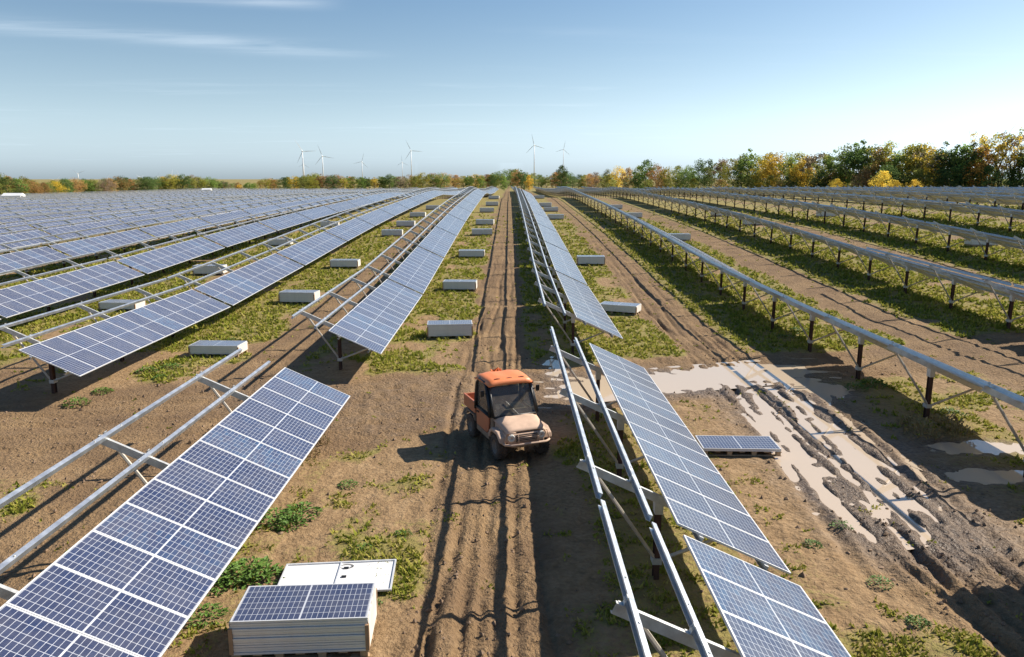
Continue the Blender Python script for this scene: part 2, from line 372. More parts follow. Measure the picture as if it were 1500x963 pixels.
def bevel(o, w=.01, seg=2):
    m = o.modifiers.new('bevel', 'BEVEL'); m.width = w; m.segments = seg; m.limit_method = 'ANGLE'; m.angle_limit = R(35); return o
def copy_tree(o, parent=None):
    c = o.copy(); COL.objects.link(c); c.parent = parent
    for ch in o.children: copy_tree(ch, c)
    return c

# ------------------------------------------------------------------ solar rack
TILT = R(25); CT, ST = math.cos(TILT), math.sin(TILT)
PITCHY, NP = 1.06, 13; LEN = NP*PITCHY; XLOW, ZLOW = 1.88, 1.0
def sl_pt(s, off=0.0): return Vector((XLOW-s*CT+off*ST, 0, ZLOW+s*ST+off*CT))   # off: height above the rack plane
SLM = Matrix(((-CT, 0, ST, XLOW), (0, -1, 0, 0), (ST, 0, CT, ZLOW), (0, 0, 0, 1)))  # (s, -y, off) -> rack space
def panel_mb(mb, mtx):
    L, Wd, T, f = 2.1, 1.05, .035, .024
    a, c = L/2, Wd/2
    out_ = [(-a, -c), (a, -c), (a, c), (-a, c)]; inn = [(-a+f, -c+f), (a-f, -c+f), (a-f, c-f), (-a+f, c-f)]
    vs = [(p, q, 0) for p, q in out_]+[(p, q, T) for p, q in out_]+[(p, q, T) for p, q in inn]+[(p, q, T-.003) for p, q in inn]
    fs = [(0, 1, 5, 4), (1, 2, 6, 5), (2, 3, 7, 6), (3, 0, 4, 7)]
    fs += [(4+i, 4+(i+1) % 4, 8+(i+1) % 4, 8+i) for i in range(4)]+[(8+i, 8+(i+1) % 4, 12+(i+1) % 4, 12+i) for i in range(4)]
    base = len(mb.f)
    mb.add(vs, fs, 0, mtx); k = len(mb.f); mb.add([vs[i] for i in (12, 13, 14, 15)], [(0, 1, 2, 3)], 1, mtx)
    mb.uv[k] = inn
    # recessed white back inside the frame lip
    r_ = [(-a+.03, -c+.03), (a-.03, -c+.03), (a-.03, c-.03), (-a+.03, c-.03)]
    vb = [(p, q, 0) for p, q in out_]+[(p, q, 0) for p, q in r_]+[(p, q, T-.010) for p, q in r_]
    mb.add(vb, [(4+i, 4+(i+1) % 4, (i+1) % 4, i) for i in range(4)]+[(8+i, 8+(i+1) % 4, 4+(i+1) % 4, 4+i) for i in range(4)], 0, mtx)
    mb.add([vb[i] for i in (8, 9, 10, 11)], [(3, 2, 1, 0)], 2, mtx)
    return mb
PMATS = [FRAME, GLASS, BACK]
PANEL = panel_mb(MB(), Matrix()).mesh('panel', PMATS)
def cprof(w, h, t=.006):           # open C section in (p, q)
    return [(0, 0), (w, 0), (w, .02), (w-t, .02), (w-t, t), (t, t), (t, h-t), (w-t, h-t), (w-t, h-.02), (w, h-.02), (w, h), (0, h)]
def purlin_mb(mb, s, y0, y1, mi=0, simple=False):
    pr = [(0, 0), (.07, 0), (.07, .11), (0, .11)] if simple else [(0, 0), (.07, 0), (.07, .008), (.008, .008), (.008, .102), (.07, .102), (.07, .085), (.077, .085), (.077, .11), (0, .11)]
    return mb.prism(pr, lambda p, q, w: sl_pt(s+p, q-.11)+Vector((0, w, 0)), y0, y1, mi)
def rafter_mb(mb, mi=0, simple=False):
    pr = [(0, -.29), (.065, -.29), (.065, -.11), (0, -.11)] if simple else [(p, q-.26) for p, q in [(0, 0), (.065, 0), (.065, .008), (.007, .008), (.007, .142), (.065, .142), (.065, .15), (0, .15)]]
    return mb.prism(pr, lambda p, q, w: sl_pt(w, q-.002)+Vector((0, p-.03, 0)), .25, 3.64, mi)
SP = (.42, 1.62, 2.55, 3.45)
POSTY = [-LEN/2+o for o in (1.5, 6.25, 11.0)]
def post_mb(mb, mi=0, z1=1.42):
    h = [(-.05, -.09), (.05, -.09), (.05, -.078), (.006, -.078), (.006, .078), (.05, .078), (.05, .09), (-.05, .09), (-.05, .078), (-.006, .078), (-.006, -.078), (-.05, -.078)]
    return mb.prism(h, lambda p, q, w: Vector((p, q, w)), -.35, z1, mi)
def collar_mb(mb, mi=0): return mb.box((0, .0, 1.50), (.15, .21, .27), mi)
def brace_mb(mb, s, mi=0):
    a = Vector((.0, 0, .42)); b_ = sl_pt(s, -.2)
    return mb.tube([a+(b_-a)*.02+Vector((0, .06, 0)), b_+Vector((0, .06, 0))], .036, 6, mi)
def foot_mb(mb, mi=0): return mb.box((0, .0, .43), (.17, .23, .12), mi)
MESH = {}
MESH['purlin'] = [purlin_mb(MB(), s, -LEN/2-.06, LEN/2+.06).mesh('purlin', [GALV]) for s in SP]
MESH['rafter'] = rafter_mb(MB()).mesh('rafter', [GALV2])
MESH['post'] = post_mb(MB()).mesh('post', [PILE])
MESH['collar'] = collar_mb(MB()).mesh('collar', [GALV2])
MESH['foot'] = foot_mb(MB()).mesh('clamp', [GALV2])
BRACEM = mat('zinc_brace_steel', (.50, .45, .38), .5, .45, var=.15, vscale=6)
MESH['brace'] = [brace_mb(MB(), s).mesh('brace', [BRACEM]) for s in (3.35, .42)]
BRK = MB().box((0, 0, 0), (.012, .09, .13)).box((.03, 0, -.06), (.06, .09, .012)).box((.008, .02, .02), (.02, .025, .025)).box((.008, -.02, .02), (.02, .025, .025)).mesh('bracket', [GALV2])
BOLT = MB().lathe([(0, 0), (0, .016), (.014, .016), (.018, .0)], (0, 0, 0), 'z', 6).mesh('bolt', [GALV2])
def make_rack(name, full=False, rails=4):
    root = bpy.data.objects.new(name, None); COL.objects.link(root)
    for i in range(NP):
        y = -LEN/2+PITCHY*(i+.5)
        o = link('panel', PANEL, root); o.matrix_local = SLM @ Matrix.Translation((1.05, -y, .002+rnd.uniform(0, .004)))
    if full:
        for i in range(NP): link('panel', PANEL, root).matrix_local = SLM @ Matrix.Translation((3.17, -(-LEN/2+PITCHY*(i+.5)), .004))
    for k in range(rails):
        pu = link('purlin', MESH['purlin'][k], root)
        if k < 2: continue
        for y in POSTY:
            br = link('bracket', BRK, pu); br.matrix_local = Matrix.Translation(sl_pt(SP[k]+.10, -.05)+Vector((0, y, 0))) @ Matrix.Rotation(TILT, 4, 'Y') @ Matrix.Rotation(math.pi, 4, 'Z')
            for dy in (-.5, .5): link('bolt', BOLT, pu).matrix_local = Matrix.Translation(sl_pt(SP[k]+.035, .0)+Vector((0, y+dy, 0))) @ Matrix.Rotation(TILT, 4, 'Y')
    for y in POSTY:
        link('rafter', MESH['rafter'], root, (0, y, 0))
        p = link('post', MESH['post'], root, (0, y+.12, 0)); link('collar', MESH['collar'], p); link('clamp', MESH['foot'], p)
        for k in range(2): link('brace', MESH['brace'][k], root, (0, y, 0))
    return root
def far_rack(rails):
    far = MB()
    for i in range(NP):
        panel_mb(far, SLM @ Matrix.Translation((1.05, -(-LEN/2+PITCHY*(i+.5)), .002)))
    for s in SP[:rails]: purlin_mb(far, s, -LEN/2-.06, LEN/2+.06, 3, True)
    for y in POSTY:
        o = len(far.v)
        rafter_mb(far, 4, True)
        post_mb(far, 5); collar_mb(far, 4)
        for s in (3.35, .42): brace_mb(far, s, 6)
        for i in range(o, len(far.v)): far.v[i] = (far.v[i][0], far.v[i][1]+y, far.v[i][2])
    return far
far = far_rack(4)
FARM = far.mesh('solar_rack_far', PMATS+[GALV, GALV2, PILE, BRACEM])

FARM3 = far_rack(3).mesh('solar_rack_far_three_rails', PMATS+[GALV, GALV2, PILE, BRACEM])
ORD = ['first', 'second', 'third', 'fourth', 'fifth', 'sixth', 'seventh', 'eighth', 'ninth', 'tenth', 'eleventh', 'twelfth', 'thirteenth', 'fourteenth', 'fifteenth', 'sixteenth',
       'seventeenth', 'eighteenth', 'nineteenth', 'twentieth', 'twenty-first', 'twenty-second', 'twenty-third', 'twenty-fourth', 'twenty-fifth', 'twenty-sixth', 'twenty-seventh']
STARTS = {-4.74: [-6.2, 8.05, 27.4], 4.63: [-2.75, 11.42, 30.1], -14.11: [24.2], 15.0: [0.3, 16.4, 30.55]}
tables = []
def yend(x):
    return 372-max(0, x-30)*2.35 if x > 0 else np.interp(x, [-150, -60, -5], [395, 395, 385])
for side, rows in (('left', LEFT), ('right', RIGHT)):
    for k, xl in enumerate(rows):
        st = list(STARTS.get(round(xl, 2), []))
        if not st: st = [max(abs(xl)*1.38-22, -2)+rnd.uniform(0, 9)] if k > 2 else [20.8 if side == 'left' else 5.0]
        while st[-1]+14.15+LEN < yend(xl): st.append(st[-1]+14.15+(rnd.uniform(0, .12) if st[-1] > 30 else 0))
        for j, y0 in enumerate(st):
            tables.append((math.hypot(xl, y0+LEN/2), side, k, j, xl-XLOW, y0+LEN/2))
tables.sort()
proto = proto3 = None
def place(o, x, y):
    za, zb = g1(x, y-LEN/2), g1(x, y+LEN/2)
    o.location = (x, y, (za+zb)/2); o.rotation_euler = (math.atan2(zb-za, LEN), 0, 0)
    return o
far_tables = []
for n, (d, side, k, j, x, y) in enumerate(tables):
    if n >= 296: far_tables.append((x, y)); continue
    if d < 88:
        if (side, k, j) == ('right', 1, 0): o = make_rack('solar_rack', True)
        elif side == 'right' and (k > 2 or (k == 2 and y > 48)):
            if proto3 is None: proto3 = o = make_rack('solar_rack', rails=3)
            else: o = copy_tree(proto3)
        elif proto is None: proto = o = make_rack('solar_rack')
        else: o = copy_tree(proto)
    else:
        o = link('solar_rack', FARM3 if side == 'right' and k >= 2 else FARM)
    place(o, x, y)
    if (side, k) in (('left', 0), ('right', 0)):
        near_far = 'before' if y < 24 else 'beyond'
    o['label'] = f'half-panelled solar rack, {ORD[k]} row {side} of the track, {ORD[j]} from near end'
    if (side, k, j) == ('right', 1, 0): o['label'] = 'fully panelled solar rack at the near end of the second row right of the track'
    o['category'] = 'solar rack'; o['group'] = 'half-filled solar racks standing in rows'
if far_tables:
    V0 = np.array([v.co[:] for v in FARM.vertices]); allv = []; 
    fm = MB()
    for x, y in far_tables:
        T = Matrix.Translation((x, y, g1(x, y))); o = len(fm.v); fo = len(fm.f)
        for pi, q in far.uv.items(): fm.uv[fo+pi] = q
        fm.v += [tuple(p) for p in (V0+np.array((x, y, g1(x, y))))]
        fm.f += [tuple(i+o for i in f) for f in far.f]; fm.m += far.m
    link('distant_solar_racks', fm.mesh('distant_solar_racks', PMATS+[GALV, GALV2, PILE, BRACEM]), kind='stuff', label='far solar racks merging together near the treeline', category='solar racks')

# ------------------------------------------------------------------ pallets of panels
def make_stack(n, name='panel_stack', torn=False, carton=True):
    root = bpy.data.objects.new(name, None); COL.objects.link(root)
    pal = MB()
    for y in (-.46, 0, .46): pal.box((0, y, .02), (2.12, .1, .022))
    pallet = link('pallet', pal.mesh('pallet', [WOOD]), root)
    for x in (-.98, -.33, .33, .98):
        for y in (-.46, 0, .46): link('block', BLK, pallet, (x, y, .076))
    for i in range(7): link('plank', PLK, pallet, (-.99+i*.33, 0, .132))
    for i in range(n):
        link('panel', PANEL, root, (rnd.uniform(-.012, .012), rnd.uniform(-.012, .012), .147+.0405*i))
    if carton:
        h = .0405*n
        for sx in (-1, 1):
            link('end_sheet', ENDS[n], root, (sx*1.062, 0, .147))
            for sy in (-1, 1): link('corner_guard', CRN[n], root, (sx*1.045, sy*.516, .147), (0, 0, 0 if sx*sy > 0 else 0))
    return root
BLK = MB().box((0, 0, 0), (.12, .1, .088)).mesh('block', [WOOD]); PLK = MB().box((0, 0, 0), (.14, 1.06, .02)).mesh('plank', [WOOD])
ENDS, CRN = {}, {}
for n in (9, 12, 14):
    h = .0405*n-.02; r2 = random.Random(n)
    mb = MB(); top = [(-.5+i*.1, h-(0 if i % 2 else r2.uniform(0, .05))) for i in range(11)]
    mb.prism([(-.5, 0), (.5, 0)]+top[::-1], lambda p, q, w: Vector((w, p, q)), -.004, .004); ENDS[n] = mb.mesh('end_sheet', [WRAP])
    mb = MB(); mb.box((0, 0, h*.42), (.06, .06, h*.8)); CRN[n] = mb.mesh('corner_guard', [CARD])
sm = MB()
sm.box((0, 0, .07), (2.1, 1.04, .12), 3)
for i in range(12): sm.box((rnd.uniform(-.01, .01), 0, .147+.0405*i+.0165), (2.1, 1.035-(i % 2)*.006, .034), 0)
panel_mb(sm, Matrix.Translation((0, 0, .147+.0405*12)))
sm.box((1.066, 0, .4), (.01, 1.0, .46), 4)
STACKFAR = sm.mesh('panel_stack_far', PMATS+[WOOD, WRAP])
def lab(o, label, cat, group=None):
    o['label'] = label; o['category'] = cat
    if group: o['group'] = group
    return o
stk = make_stack(14); stk.location = (-3.28, 11.15, .0); stk.rotation_euler = (0, 0, R(3))
lab(stk, 'large stack of solar panels on a pallet in the near left foreground', 'panel stack', 'stacks of panels on pallets')
STK = {'first lane left of the buggy track': (-3.0, [34.9, 47.8, 62.3, 79, 91, 113, 130, 155], 'along the first rack row left of the track'),
       'a': (6.3, [40.8, 58.2, 99, 115, 127, 158], 'in the first lane right of the track'),
       'b': (-12.35, [31.2, 43.7, 57.2, 79, 90, 105, 122], 'in the second lane left of the track'),
       'c': (-21.7, [41.8, 54.5, 72, 92], 'in the third lane left of the track'),
       'd': (16.7, [73.5, 101, 120], 'in the second lane right of the track'), 'e': (27.1, [98, 84], 'in the third lane right of the track'), 'f': (37.5, [60, 90], 'in the fourth lane right of the track')}
p14 = {}
for key, (x, ysl, where) in STK.items():
    for j, y in enumerate(ysl):
        if math.hypot(x, y) < 66:
            nn_ = (12, 9, 14, 12)[(j+len(key)) % 4]
            if nn_ not in p14: p14[nn_] = o = make_stack(nn_)
            else: o = copy_tree(p14[nn_])
        else: o = link('panel_stack', STACKFAR)
        xx = x+rnd.uniform(-.25, .25)
        o.location = (xx, y+.5, g1(xx, y+.5)); o.rotation_euler = (0, 0, R(rnd.uniform(-5, 5)))
        if key == 'a' and j == 0: o.rotation_euler = (0, 0, R(-24))
        lab(o, f'panel stack {where}, {ORD[j]} from near end', 'panel stack', 'stacks of panels on pallets')
# pallet with two panels beyond the near right rack
pl = make_stack(2, carton=False); pl.location = (6.35, 20.0, 0.0); pl.rotation_euler = (0, 0, R(-2))
lab(pl, 'low pallet with two solar panels lying flat beside the muddy wheel ruts', 'panel stack', 'stacks of panels on pallets')
# panel lying face down behind the near stack
root = link('upturned_panel', None, None, (-3.2, 12.98, .13), (R(2.0), R(-1), R(3)))
lab(root, 'solar panel lying face down with white back and cable loops behind near stack', 'solar panel')
o = link('panel', PANEL, root, (0, 0, 0), (math.pi, 0, 0))
for y in (-.3, 0, .3): link('junction_box', MB().box((0, 0, 0), (.09, .05, .02)).mesh('junction_box', [BLACK]), root, (.12, y, -.012))
for y in (-.36, .36):
    link('cable', MB().tube([(.25+.13*math.cos(a)-.13, y+.07*math.sin(a), -.015) for a in [k*math.pi/8 for k in range(17)]]+[(.2, y, -.015)], .006, 5).mesh('cable', [BLACK]), root)
link('middle_bar', MB().box((0, 0, -.012), (.03, 1.0, .02)).mesh('middle_bar', [FRAME]), root)
for x, y in ((-.8, -.4), (.8, -.4), (-.8, .4), (.8, .4)): pass

# ------------------------------------------------------------------ puddles
def puddle(pts, z, label):
    mb = MB(); mb.add([(x, y, z) for x, y in pts], [tuple(range(len(pts)))])
    return link('puddle', mb.mesh('puddle', [WATER]), kind='structure', label=label)
def ell(cx, cy, rx, ry, sk=0, n=28): return [(cx+rx*math.cos(a)+sk*ry*math.sin(a), cy+ry*math.sin(a)) for a in [2*math.pi*i/n for i in range(n)]]
puddle([(x, float(np.interp(x, PX, PY))-2.0) for x in np.linspace(.6, 13, 12)]+[(x, float(np.interp(x, PX, PY))+1.8) for x in np.linspace(13, .6, 12)], -.052, 'wide muddy puddle across the crossing path')
puddle(ell(8.8, 20.5, 2.2, 6.2, .10), -.056, 'long muddy puddles in the wheel ruts right of the near rack')
puddle(ell(13.0, 19.3, 2.4, 2.2), -.050, 'pale puddle at the right edge beside the rack')
puddle(ell(11.5, 26.2, 1.5, 1.9), -.048, 'broken puddle beside the post in the right lane')
puddle(ell(1.95, 30.1, .95, 2.2), -.050, 'puddle in the track behind the buggy')

# ------------------------------------------------------------------ utility buggy
def buggy():
    OR = mat('dusty_orange_paint', (.46, .15, .075), .42, 0, .5, var=.14, vscale=5)
    ROOF = mat('sunlit_orange_roof', (.74, .22, .075), .45, var=.07, vscale=3)  # brighter than the doors: sunlight on the roof is put into its colour
    DUST = mat('dust_covered_paint', (.52, .36, .26), .75, var=.16, vscale=4)
    MUD = mat('mud_covered_panel', (.24, .17, .115), .9, var=.3, vscale=7, bump=.4, bscale=25)
    TYRE = mat('muddy_tyre', (.075, .055, .042), .9, var=.4, vscale=8, bump=.5, bscale=30)
    RIM = mat('dusty_rim', (.20, .16, .13), .7, var=.2)
    LAMP = mat('headlamp_lens', (.55, .55, .52), .12, 0, .8)
    SEAT = mat('dark_seat', (.03, .03, .032), .7)
    gl = bpy.data.materials.new('cab_glass'); gl.use_nodes = True; tt = gl.node_tree; tt.nodes.clear()
    o_ = N(tt, 'ShaderNodeOutputMaterial'); tr = N(tt, 'ShaderNodeBsdfTransparent'); tr.inputs[0].default_value = (.62, .70, .70, 1)
    gs = N(tt, 'ShaderNodeBsdfGlossy'); gs.inputs['Roughness'].default_value = .04; df = N(tt, 'ShaderNodeBsdfDiffuse'); df.inputs[0].default_value = (.42, .36, .30, 1)
    fr = N(tt, 'ShaderNodeFresnel', IOR=1.5); nn = N(tt, 'ShaderNodeTexNoise', Scale=5.0, Detail=6.0); tco = N(tt, 'ShaderNodeTexCoord'); tt.links.new(tco.outputs['Object'], nn.inputs['Vector'])
    m1 = N(tt, 'ShaderNodeMixShader'); tt.links.new(fr.outputs[0], m1.inputs[0]); tt.links.new(tr.outputs[0], m1.inputs[1]); tt.links.new(gs.outputs[0], m1.inputs[2])
    m2 = N(tt, 'ShaderNodeMixShader'); tt.links.new(M(tt, 'MULTIPLY', nn.outputs['Fac'], .35), m2.inputs[0]); tt.links.new(m1.outputs[0], m2.inputs[1]); tt.links.new(df.outputs[0], m2.inputs[2]); tt.links.new(m2.outputs[0], o_.inputs[0])
    root = bpy.data.objects.new('utility_buggy', None); COL.objects.link(root)
    def part(name, mb, mats, parent=root, bv=.015, smooth=False):
        o = link(name, mb.mesh(name, mats if isinstance(mats, list) else [mats], smooth), parent)
        if bv: bevel(o, bv)
        return o
    side = lambda p, q, w: Vector((w, p, q))         # outlines in (y, z) extruded along x
    # chassis and tub
    part('chassis', MB().box((0, -.1, .40), (1.0, 2.5, .16)).box((0, -1.05, .60), (1.05, .85, .25)), MUD)
    part('body', MB().prism([(-.62, .40), (.50, .36), (.62, .50), (.66, 1.0), (-.62, 1.0)], side, -.66, .66), MUD, bv=.03)
    # doors with window openings
    for s in (-1, 1):
        d = part('door', MB().prism([(-.50, .52), (.32, .50), (.46, .62), (.50, 1.0), (-.52, 1.0)], side, s*.675, s*.715), OR)
        part('lower_panel', MB().prism([(-.52, .36), (.48, .34), (.47, .6), (.3, .49), (-.52, .51)], side, s*.672, s*.708), MUD, d)
        f = MB()
        path = [(s*.70, .56, 1.0), (s*.685, .42, 1.35), (s*.66, .20, 1.72), (s*.64, .05, 1.84), (s*.64, -.40, 1.86), (s*.665, -.54, 1.72), (s*.69, -.58, 1.3), (s*.70, -.58, .95)]
        f.tube(path, [.05, .05, .055, .055, .055, .06, .06, .06], 8)
        f.tube([(s*.70, .54, 1.02), (s*.70, -.56, 1.02)], .035, 8)
        part('door_frame', f, BLACK, d, 0, True)
        part('side_window', MB().prism([(.52, 1.02), (.40, 1.35), (.18, 1.70), (.04, 1.82), (-.40, 1.83), (-.53, 1.70), (-.56, 1.02)], side, s*.667, s*.671), gl, d, 0)
        part('door_handle', MB().box((s*.73, -.36, .92), (.03, .14, .04)), BLACK, d, .006)
        part('mirror', MB().box((s*.83, .30, 1.62), (.10, .05, .17)).tube([(s*.66, .28, 1.6), (s*.8, .30, 1.62)], .014, 6), BLACK)
    # cab
    part('rear_panel', MB().box((0, -.60, 1.15), (1.28, .05, .34)), BLACK)
    part('rear_window', MB().box((0, -.60, 1.58), (1.22, .012, .50)), gl, bv=0)
    part('windscreen', MB().add([(-.62, .66, 1.03), (.62, .66, 1.03), (.58, .22, 1.84), (-.58, .22, 1.84)], [(0, 1, 2, 3)]), gl, bv=0)
    w = MB()
    for s in (-1, 1): w.tube([(s*.64, .67, 1.02), (s*.60, .215, 1.86)], .035, 8)
    w.tube([(-.64, .67, 1.02), (.64, .67, 1.02)], .03, 8); w.tube([(-.6, .21, 1.86), (.6, .21, 1.86)], .03, 8)
    part('windscreen_frame', w, BLACK, bv=0, smooth=True)
    part('wiper', MB().tube([(-.1, .69, 1.03), (.22, .50, 1.40)], .009, 5), BLACK, bv=0)
    rf = MB(); nX, nY = 13, 11
    for j in range(nY):
        for i in range(nX):
            a, c = -1+2*i/(nX-1), -1+2*j/(nY-1)
            e = max(abs(a), abs(c))
            rf.v.append((.71*a*(1-.05*max(c, 0)), -.17+.55*c, 1.985-.035*a*a-.025*c*c-.10*max(0, e-.86)/.14+(.018 if abs(abs(a)-.45) < .12 and c < .6 else 0)))
    for j in range(nY-1):
        for i in range(nX-1): q = j*nX+i; rf.f.append((q, q+1, q+nX+1, q+nX)); rf.m.append(0)
    ro = part('roof', rf, ROOF, bv=0, smooth=True); so = ro.modifiers.new('solid', 'SOLIDIFY'); so.thickness = .05
    for x in (-.36, 0.0, .36): part('roof_vent', MB().box((x, .22, 1.972), (.15, .045, .016)).box((x, .22, 1.982), (.05, .02, .012)), mat('vent_red_brown', (.16, .035, .02), .6), ro, .004)
    # hood and front
    hd = MB(); nX, nY = 11, 9
    for j in range(nY):
        for i in range(nX):
            a, c = -1+2*i/(nX-1), j/(nY-1)
            wd = .64-.07*c; z = 1.03-.12*c-.07*c**4-.025*abs(a)**4-.05*(1 if abs(a) > .99 else 0)
            z += .025*math.exp(-((abs(a)-.5)/.12)**2)*(1-c)
            hd.v.append((wd*a, .64+.80*c, z))
    for j in range(nY-1):
        for i in range(nX-1): q = j*nX+i; hd.f.append((q, q+1, q+nX+1, q+nX)); hd.m.append(0)
    h = part('hood', hd, DUST, bv=0, smooth=True); so = h.modifiers.new('solid', 'SOLIDIFY'); so.thickness = .04
    part('hood_side', MB().prism([(.62, .52), (.72, .70), (1.25, .70), (1.40, .55), (1.44, .74), (.66, .97)], side, -.60, .60), DUST, bv=.03)
    part('front_panel', MB().prism([(1.30, .42), (1.46, .46), (1.47, .76), (1.30, .79)], side, -.52, .52), DUST, bv=.03)
    g = part('grille', MB().box((0, 1.475, .64), (.60, .03, .20)), BLACK, bv=.01)
    for k in range(4): part('grille_slat', MB().box((0, 1.497, .57+.045*k), (.56, .02, .015)), DUST, g, .003)
    for s in (-1, 1):
        part('headlight', MB().lathe([(0, .0), (.03, .05), (.035, .095), (0, .11), (-.05, .11)], (s*.43, 1.45, .66), 'y', 16), LAMP, bv=0, smooth=True)
        part('front_fender', MB().prism([(.55, .50), (.60, .68), (.78, .80), (1.18, .80), (1.40, .68), (1.44, .54), (1.36, .56), (1.16, .70), (.80, .70), (.66, .60), (.62, .48)], side, s*.50, s*.76), DUST, bv=.025)
        part('rear_fender', MB().prism([(-1.42, .60), (-1.30, .74), (-.66, .74), (-.58, .56), (-.66, .60), (-.76, .69), (-1.22, .69), (-1.36, .58)], side, s*.48, s*.74), MUD, bv=.01)
    bb = MB()
    bb.tube([(-.66, 1.30, .52), (-.64, 1.52, .52), (-.5, 1.62, .52), (.5, 1.62, .52), (.64, 1.52, .52), (.66, 1.30, .52)], .034, 8)
    for s in (-1, 1): bb.tube([(s*.28, 1.62, .52), (s*.29, 1.60, .78), (s*.36, 1.56, .84), (s*.58, 1.48, .82), (s*.63, 1.50, .54)], .018, 8)
    bb.tube([(-.28, 1.61, .70), (.28, 1.61, .70)], .016, 8)
    part('bumper', bb, DUST, bv=0, smooth=True)
    part('skid_plate', MB().prism([(1.05, .28), (1.42, .36), (1.46, .46), (1.05, .46)], side, -.34, .34), MUD)
    # interior
    st = part('seat', MB().box((0, -.25, .98), (1.15, .48, .14)).box((0, -.50, 1.28), (1.15, .12, .52)), SEAT, bv=.04)
    part('dashboard', MB().box((0, .48, 1.02), (1.2, .28, .16)), BLACK, bv=.04)
    part('steering_wheel', MB().tube([(.30+.17*math.cos(a), .24-.07*math.sin(a), 1.22+.155*math.sin(a)) for a in [k*math.pi/10 for k in range(21)]], .016, 6).tube([(.30, .24, 1.22), (.30, .45, 1.08)], .02, 6), BLACK, bv=0, smooth=True)
    # load bed
    bed = part('load_bed', MB().box((0, -1.10, .79), (1.40, .98, .05)), MUD)
    for s in (-1, 1): part('side_wall', MB().box((s*.70, -1.10, .95), (.05, .98, .34)).box((s*.715, -1.10, 1.12), (.06, 1.0, .035)), OR, bed)
    part('tailgate', MB().box((0, -1.60, .95), (1.44, .045, .33)), OR, bed); part('front_wall', MB().box((0, -.63, .97), (1.36, .03, .34)), BLACK, bed)
    # wheels
    prof = [(-.13, .19), (-.135, .27), (-.115, .315), (-.06, .33), (.06, .33), (.115, .315), (.135, .27), (.13, .19)]
    tm = MB().lathe(prof, (0, 0, 0), 'x', 28)
    for k in range(22):
        for s in (-1, 1):
            a = 2*math.pi*(k+.25*s)/22; mt = Matrix.Rotation(a, 4, 'X') @ Matrix.Translation((s*.066, 0, .332)) @ Matrix.Rotation(s*.5, 4, 'Z')
            tm.box((0, 0, 0), (.12, .034, .035), 0, mt)
    tmesh = tm.mesh('tyre', [TYRE])
    rmesh = MB().lathe([(.09, .0), (.10, .05), (.07, .07), (.05, .14), (.10, .17), (.125, .195), (-.12, .195), (-.1, .0)], (0, 0, 0), 'x', 20).mesh('rim', [RIM])
    for s in (-1, 1):
        for y in (1.0, -.98):
            e = link('wheel', None, root, (s*.62, y, .325)); link('tyre', tmesh, e, None, (rnd.uniform(0, 1), 0, 0)); link('rim', rmesh, e, None, (0, 0, 0 if s > 0 else math.pi))
    root.location = (-.07, 20.6, .0); root.rotation_euler = (0, 0, math.pi+R(22))
    lab(root, 'muddy orange utility buggy with black cab frame and load bed on the dirt track', 'buggy')
buggy()
# orange marker scrap behind the buggy
mk = MB(); rr_ = random.Random(3)
for i in range(7):
    a = i*.9; mk.add([(0, 0, .02), (.28*math.cos(a), .28*math.sin(a), .05+.2*rr_.random()), (.22*math.cos(a+.6), .22*math.sin(a+.6), .12), (.05, .05, .25)], [(0, 1, 2), (0, 2, 3)])
q = on_ground(728, 548)
o = link('safety_netting', mk.mesh('safety_netting', [mat('orange_netting', (.75, .16, .03), .6)]), None, q); bevel(o, .002, 1)
so = o.modifiers.new('solid', 'SOLIDIFY'); so.thickness = .015
lab(o, 'crumpled orange safety netting on the mud behind the buggy', 'netting')

# ------------------------------------------------------------------ trees
def leaf_mat():
    m = bpy.data.materials.new('autumn_leaves'); m.use_nodes = True; t = m.node_tree; t.nodes.clear()
    o_ = N(t, 'ShaderNodeOutputMaterial'); oi = N(t, 'ShaderNodeObjectInfo'); gg = N(t, 'ShaderNodeNewGeometry')
    n = N(t, 'ShaderNodeTexNoise', Scale=.45, Detail=3.0); t.links.new(gg.outputs['Position'], n.inputs['Vector'])
    sc = N(t, 'ShaderNodeVectorMath', operation='SCALE'); t.links.new(oi.outputs['Color'], sc.inputs[0])
    mr = N(t, 'ShaderNodeMapRange'); mr.inputs['From Min'].default_value = .3; mr.inputs['From Max'].default_value = .7; mr.inputs['To Min'].default_value = .85; mr.inputs['To Max'].default_value = 1.75
    t.links.new(M(t, 'ADD', M(t, 'MULTIPLY', n.outputs['Fac'], .6), M(t, 'MULTIPLY', gg.outputs['Random Per Island'], .4)), mr.inputs['Value']); t.links.new(mr.outputs[0], sc.inputs['Scale'])
    df = N(t, 'ShaderNodeBsdfDiffuse'); tr = N(t, 'ShaderNodeBsdfTranslucent'); ms = N(t, 'ShaderNodeMixShader'); ms.inputs[0].default_value = .55
    t.links.new(sc.outputs[0], df.inputs[0]); t.links.new(sc.outputs[0], tr.inputs[0])
    t.links.new(df.outputs[0], ms.inputs[1]); t.links.new(tr.outputs[0], ms.inputs[2]); t.links.new(ms.outputs[0], o_.inputs[0])
    return m
LEAF = leaf_mat(); BARK = mat('bark', (.085, .068, .052), .9, var=.25)
